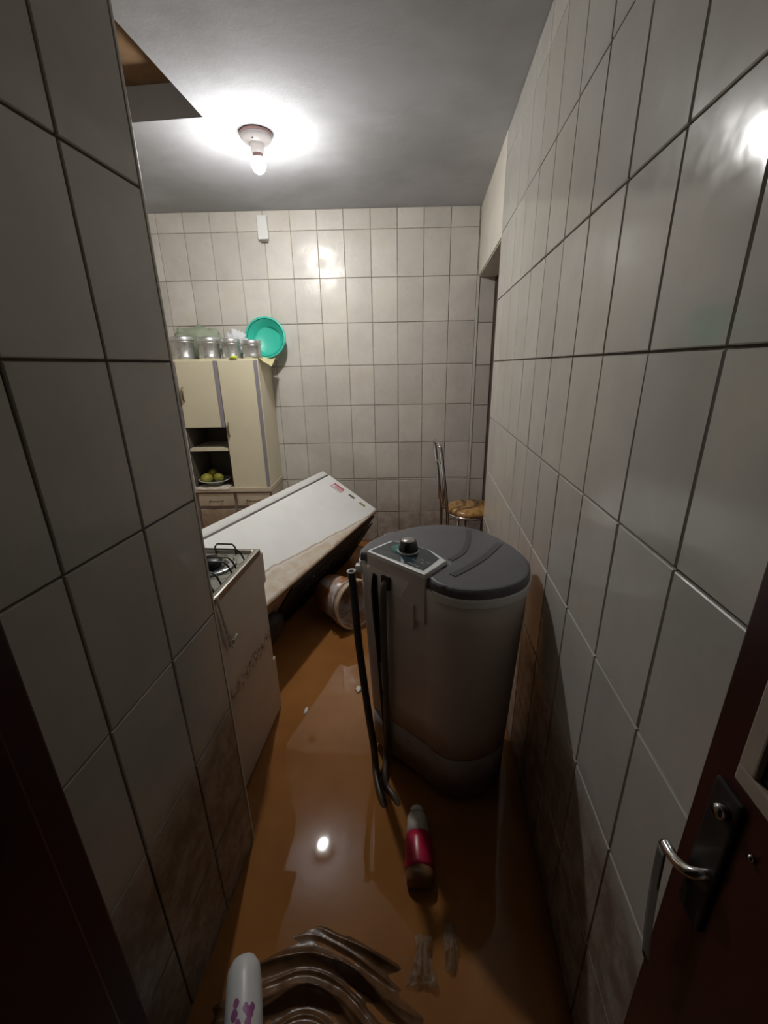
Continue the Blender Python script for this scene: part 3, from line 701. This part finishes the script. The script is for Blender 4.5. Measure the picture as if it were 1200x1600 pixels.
# cloth flap over the cabinet corner
def flap(u, v):
    x = -0.045+0.16*u; y = -0.33+0.20*v
    over = max(0.0, x-0.002)
    z = TOPZ+0.004+0.004*math.sin(u*9+v*7)
    if over > 0: z -= over*0.62*(0.6+0.5*math.sin(2.5+v*3)); x = 0.004+over*0.72
    return cw_(x, y, z)
tag(MB().grid(22, 16, flap, 0.002).build('cloth', PALEY), 'pale yellow cloth flap hanging off the cabinet corner below the basin', 'cloth')
# on the counter of the open niche
dish = thing('dish', 'shallow pale dish of fruit in the cabinet niche', 'dish', cw_(-0.455, -0.27, 0.601))
MB().lathe([(0, 0), (0.05, 0), (0.055, 0.006), (0.085, 0.03), (0.112, 0.042), (0.108, 0.044), (0.08, 0.033), (0.05, 0.010), (0, 0.010)], 36, sx=1.05).build('bowl', SAGE, dish)
MB().lathe([(0.107, 0.0425), (0.112, 0.0415), (0.113, 0.0445), (0.108, 0.045)], 36, sx=1.05, ring=True).build('rim', PORC, dish)
for (dx, dy, dz, rr, lab) in ((-0.055, -0.02, 0.052, 0.042, 'yellow-green fruit at the left of the dish'), (0.03, 0.0, 0.056, 0.036, 'yellow-green fruit at the right of the dish'), (-0.03, 0.05, 0.078, 0.036, 'yellow-green fruit topmost in the dish')):
    q = cw_(-0.455+dx, -0.27+dy, 0.601+dz)
    f = thing('fruit', lab, 'fruit', q, random.uniform(0, 3), 'fruit in the dish')
    MB().blob((0, 0, 0), (rr*1.15, rr, rr*0.92), 0.06, 1.2, random.random()*9, 20, 14).build('flesh', FRUIT, f)
    MB().tube([(0, 0, rr*0.85), (0.003, 0, rr*1.02)], 0.003, 6).build('stem', DARKBROWN, f)
tag(MB().blob(cw_(-0.325, -0.20, 0.635), (0.035, 0.04, 0.035), 0.2, 1.6, 2, 20, 14).build('wrapped_packet', MAGENTA), 'wine-red packet beside the fruit dish in the niche', 'packet')
def runner(u, v):
    x = -0.56+0.25*u; y = D+0.10-0.125*v; z = 0.603+0.002*math.sin(u*20)
    if y < D-0.014: z -= (D-0.014-y)*1.3; y = D-0.016
    return cw_(x, y, z)
tag(MB().grid(24, 10, runner, 0.002).build('cloth', PAPER), 'white cloth lying on the counter edge under the fruit dish', 'cloth')

# small white box at the top of the back wall
jb = thing('wall_box', 'small white plastic box high on the back wall under the bulb', 'box', (-1.155, bw(-1.155)-0.007, 2.30), BA)
MB().box((-0.035, -0.045, 0), (0.035, 0, 0.145), 0.005).build('case', WHITEP, jb)
MB().box((-0.02, -0.038, -0.012), (0.028, -0.006, 0.001), 0.003).build('plug', GREYB, jb)

# ------------------------------------------------------------------ bucket lying on its side
bk = bpy.data.objects.new('bucket', None); COL.objects.link(bk)
tag(bk, 'mud-coated white plastic bucket lying on its side in the water', 'bucket')
bk.matrix_world = axis_matrix((-0.590, 2.280, 0.112), (0.215, -0.185, 0.03), (0, 0, 1))
R0, R1, BH = 0.118, 0.140, 0.27
MB().lathe([(0, 0), (R0-0.004, 0), (R0, 0.006), (R1, BH), (R1-0.005, BH), (R0-0.004, 0.008), (0, 0.008)], 48).build('shell', BUCKET, bk)
rb = MB().lathe([(R1-0.005, BH-0.004), (R1-0.005, BH+0.003), (R1+0.002, BH+0.005), (R1+0.009, BH+0.002), (R1+0.009, BH-0.016), (R1+0.0, BH-0.018)], 48, ring=True).build('rim', BRIM, bk)
MB().lathe([(R1-0.003, BH-0.05), (R1+0.006, BH-0.048), (R1+0.006, BH-0.042), (R1-0.002, BH-0.040)], 48, ring=True).build('stiffening_ring', BUCKET, bk)
a_ = []
for k in range(25):
    t = math.pi*k/24; a_.append((-0.02-0.10*math.sin(t), (R1+0.008)*math.cos(t), BH-0.045-0.09*math.sin(t)))
MB().tube(a_, 0.003, 8).build('handle', CHROME, bk)

# ------------------------------------------------------------------ chair with round seat
ch = thing('chair', 'chrome chair with round gold seat standing at the doorway', 'chair', (0.335, 2.93, FZ), rad(8))
MB().lathe([(0, 0), (0.168, 0), (0.178, 0.008), (0.18, 0.02), (0.172, 0.036), (0.14, 0.046), (0, 0.050)], 48, (0, 0, 0.445-FZ)).build('seat', SEAT, ch)
MB().tube([(0.178*math.cos(2*math.pi*k/40), 0.178*math.sin(2*math.pi*k/40), 0.442-FZ) for k in range(40)], 0.009, 8, closed=True).build('seat_ring', CHROME, ch)
bt = smoothline([(-0.20, -0.13, 0.0), (-0.195, -0.13, 0.40-FZ), (-0.215, -0.13, 0.62-FZ), (-0.252, -0.128, 0.90-FZ), (-0.262, -0.10, 0.945-FZ), (-0.264, 0.0, 0.955-FZ), (-0.262, 0.10, 0.945-FZ), (-0.252, 0.128, 0.90-FZ), (-0.215, 0.13, 0.62-FZ), (-0.195, 0.13, 0.40-FZ), (-0.20, 0.13, 0.0)], 6)
MB().tube(bt, 0.011, 10).build('back_frame', CHROME, ch)
bt2 = smoothline([(-0.218, -0.085, 0.52-FZ), (-0.238, -0.085, 0.76-FZ), (-0.246, -0.06, 0.81-FZ), (-0.247, 0.0, 0.82-FZ), (-0.246, 0.06, 0.81-FZ), (-0.238, 0.085, 0.76-FZ), (-0.218, 0.085, 0.52-FZ)], 6)
MB().tube(bt2, 0.008, 8).build('inner_hoop', CHROME, ch)
for y in (-0.13, 0.13):
    MB().tube([(-0.2, y, 0.52-FZ), (-0.218, y*0.66, 0.52-FZ)], 0.007, 8).build('crossbar', CHROME, ch)
    MB().tube(smoothline([(-0.196, y, 0.44-FZ), (-0.13, y*0.97, 0.43-FZ), (0.05, y, 0.43-FZ), (0.13, y, 0.40-FZ), (0.15, y*1.05, 0.0)], 6), 0.010, 8).build('leg', CHROME, ch)
    MB().tube([(-0.06, y*0.8, 0.43-FZ), (-0.09, y*0.9, 0.0)], 0.009, 8).build('leg', CHROME, ch)

# ------------------------------------------------------------------ bottles, cloth and scraps in the water
def lying_bottle(name, label, base, tip, z0, z1, parts, hint=(1, 0, 0)):
    o = bpy.data.objects.new(name, None); COL.objects.link(o); tag(o, label, 'bottle')
    a, b = Vector((*base, z0)), Vector((*tip, z1)); o.matrix_world = axis_matrix(a, b-a, hint)
    Lb = (b-a).length
    for nm, m, prof in parts: MB().lathe([(r, t*Lb) for r, t in prof], 32).build(nm, m, o)
    return o
pb = lying_bottle('bottle', 'white bottle with a pink label floating beside the washing machine', (0.004, 0.800), (-0.012, 1.02), 0.020, 0.034, [
    ('base', BOTB, [(0, 0), (0.034, 0), (0.041, 0.03), (0.043, 0.16), (0, 0.16)]),
    ('label', BOTP, [(0.0, 0.155), (0.0435, 0.155), (0.045, 0.20), (0.043, 0.50), (0.038, 0.60), (0, 0.60)]),
    ('body', BOTW, [(0.0, 0.59), (0.038, 0.59), (0.035, 0.70), (0.033, 0.84), (0.026, 0.90), (0, 0.90)]),
    ('cap', WHITEP, [(0.0, 0.895), (0.021, 0.895), (0.021, 0.975), (0.016, 1.0), (0, 1.0)])])
wb = lying_bottle('bottle', 'white bottle with purple print floating at the foot of the left wall', (-0.352, 0.385), (-0.440, 0.597), 0.040, 0.035, [
    ('body', WHITEP, [(0, 0), (0.036, 0), (0.042, 0.03), (0.043, 0.5), (0.042, 0.76), (0.038, 0.90), (0.028, 0.97), (0.014, 0.995), (0, 1.0)])])
for k, (an, t, s_) in enumerate(((1.85, 0.56, 0.009), (1.95, 0.48, 0.011), (1.35, 0.50, 0.009), (1.15, 0.46, 0.011), (1.0, 0.50, 0.008), (1.75, 0.40, 0.009), (1.25, 0.39, 0.010))):
    # printed leaves wrap the bottle's curve
    m = MB(); Lb = 0.2296; an = -an
    m.grid(6, 6, lambda u, v: ((0.0434)*math.cos(an+(u-0.5)*s_/0.043*(0.4+1.2*math.sin(math.pi*v))), 0.0434*math.sin(an+(u-0.5)*s_/0.043*(0.4+1.2*math.sin(math.pi*v))), t*Lb+(v-0.5)*s_*2.0))
    m.build('print', PURPLE, wb)
def folds(u, v):
    x = -0.53+0.62*u; y = 0.27+0.54*v
    q = Vector((x*3.2, y*3.2, 0)); wx = noise.noise(q+Vector((5, 1, 0)))*0.09; wy = noise.noise(q+Vector((1, 9, 0)))*0.07
    X, Y = x+wx+0.25, y+wy-0.20
    rr = math.hypot(X*0.78, Y); ang = math.atan2(Y, X)
    ph = rr*92+1.6*math.sin(ang*2.0+0.6)+2.6*noise.noise(Vector((x*5, y*5, 2)))
    tri = abs(((ph/math.pi) % 2)-1)                       # pinched crests, wide troughs
    ridge = tri**2.2; r2 = abs(((ph*1.7/math.pi+0.8*math.sin(ang*3)) % 2)-1)**3
    gate = max(0.0, 0.55+1.5*noise.noise(Vector((x*4.5, y*4.5, 7))))
    fine = 0.0022*noise.noise(Vector((x*34, y*34, 3)))
    edge = 0.285+0.07*noise.noise(Vector((math.cos(ang)*2.4, math.sin(ang)*2.4, 4)))-math.hypot((x+0.235)*0.92, (y-0.45)*0.90)
    k = max(0.0, min(1.0, edge/0.10)); k = k*k*(3-2*k)
    return (x, y, -0.022+k*(0.0215+min(1.4, gate)*(0.027*ridge+0.010*r2)+fine))
tag(MB().grid(220, 200, folds, 0.003).build('wet_cloth', CLOTH), 'mud-soaked brown cloth lying in folds in the shallow water', 'cloth')
def scrap(cx_, cy_, wd, dp, seed):
    def fn(u, v):
        k = noise.noise(Vector((u*4+seed, v*4, 1)))*0.02+abs(noise.noise(Vector((u*11+seed, v*11, 5))))*0.022
        return (cx_+(u-0.5)*wd*(0.8+0.3*math.sin(v*4+seed)), cy_+(v-0.5)*dp, 0.004+max(0, k)+0.010*math.sin(math.pi*u)*math.sin(math.pi*v))
    return MB().grid(28, 34, fn, 0.0008)
tag(scrap(0.012, 0.645, 0.075, 0.10, 2.0).build('plastic_wrap', CLEARBAG), 'crumpled clear plastic wrap in the water beside the wet cloth', 'plastic wrap')
tag(scrap(0.085, 0.68, 0.035, 0.10, 6.0).build('plastic_wrap', CLEARBAG), 'narrow clear plastic strip between the wrap and the right wall', 'plastic wrap')
tag(MB().blob((-0.300, 1.585, 0.004), (0.014, 0.020, 0.006), 0.6, 2.5, 5, 18, 12).build('floating_scrap', FOAM), 'small white scrap floating left of the washing machine', 'scrap')
tag(MB().blob((-0.515, 1.44, 0.001), (0.008, 0.022, 0.003), 0.7, 2.5, 8, 18, 12).build('floating_scrap', FOAM), 'thin pale scrap floating beside the stove', 'scrap')
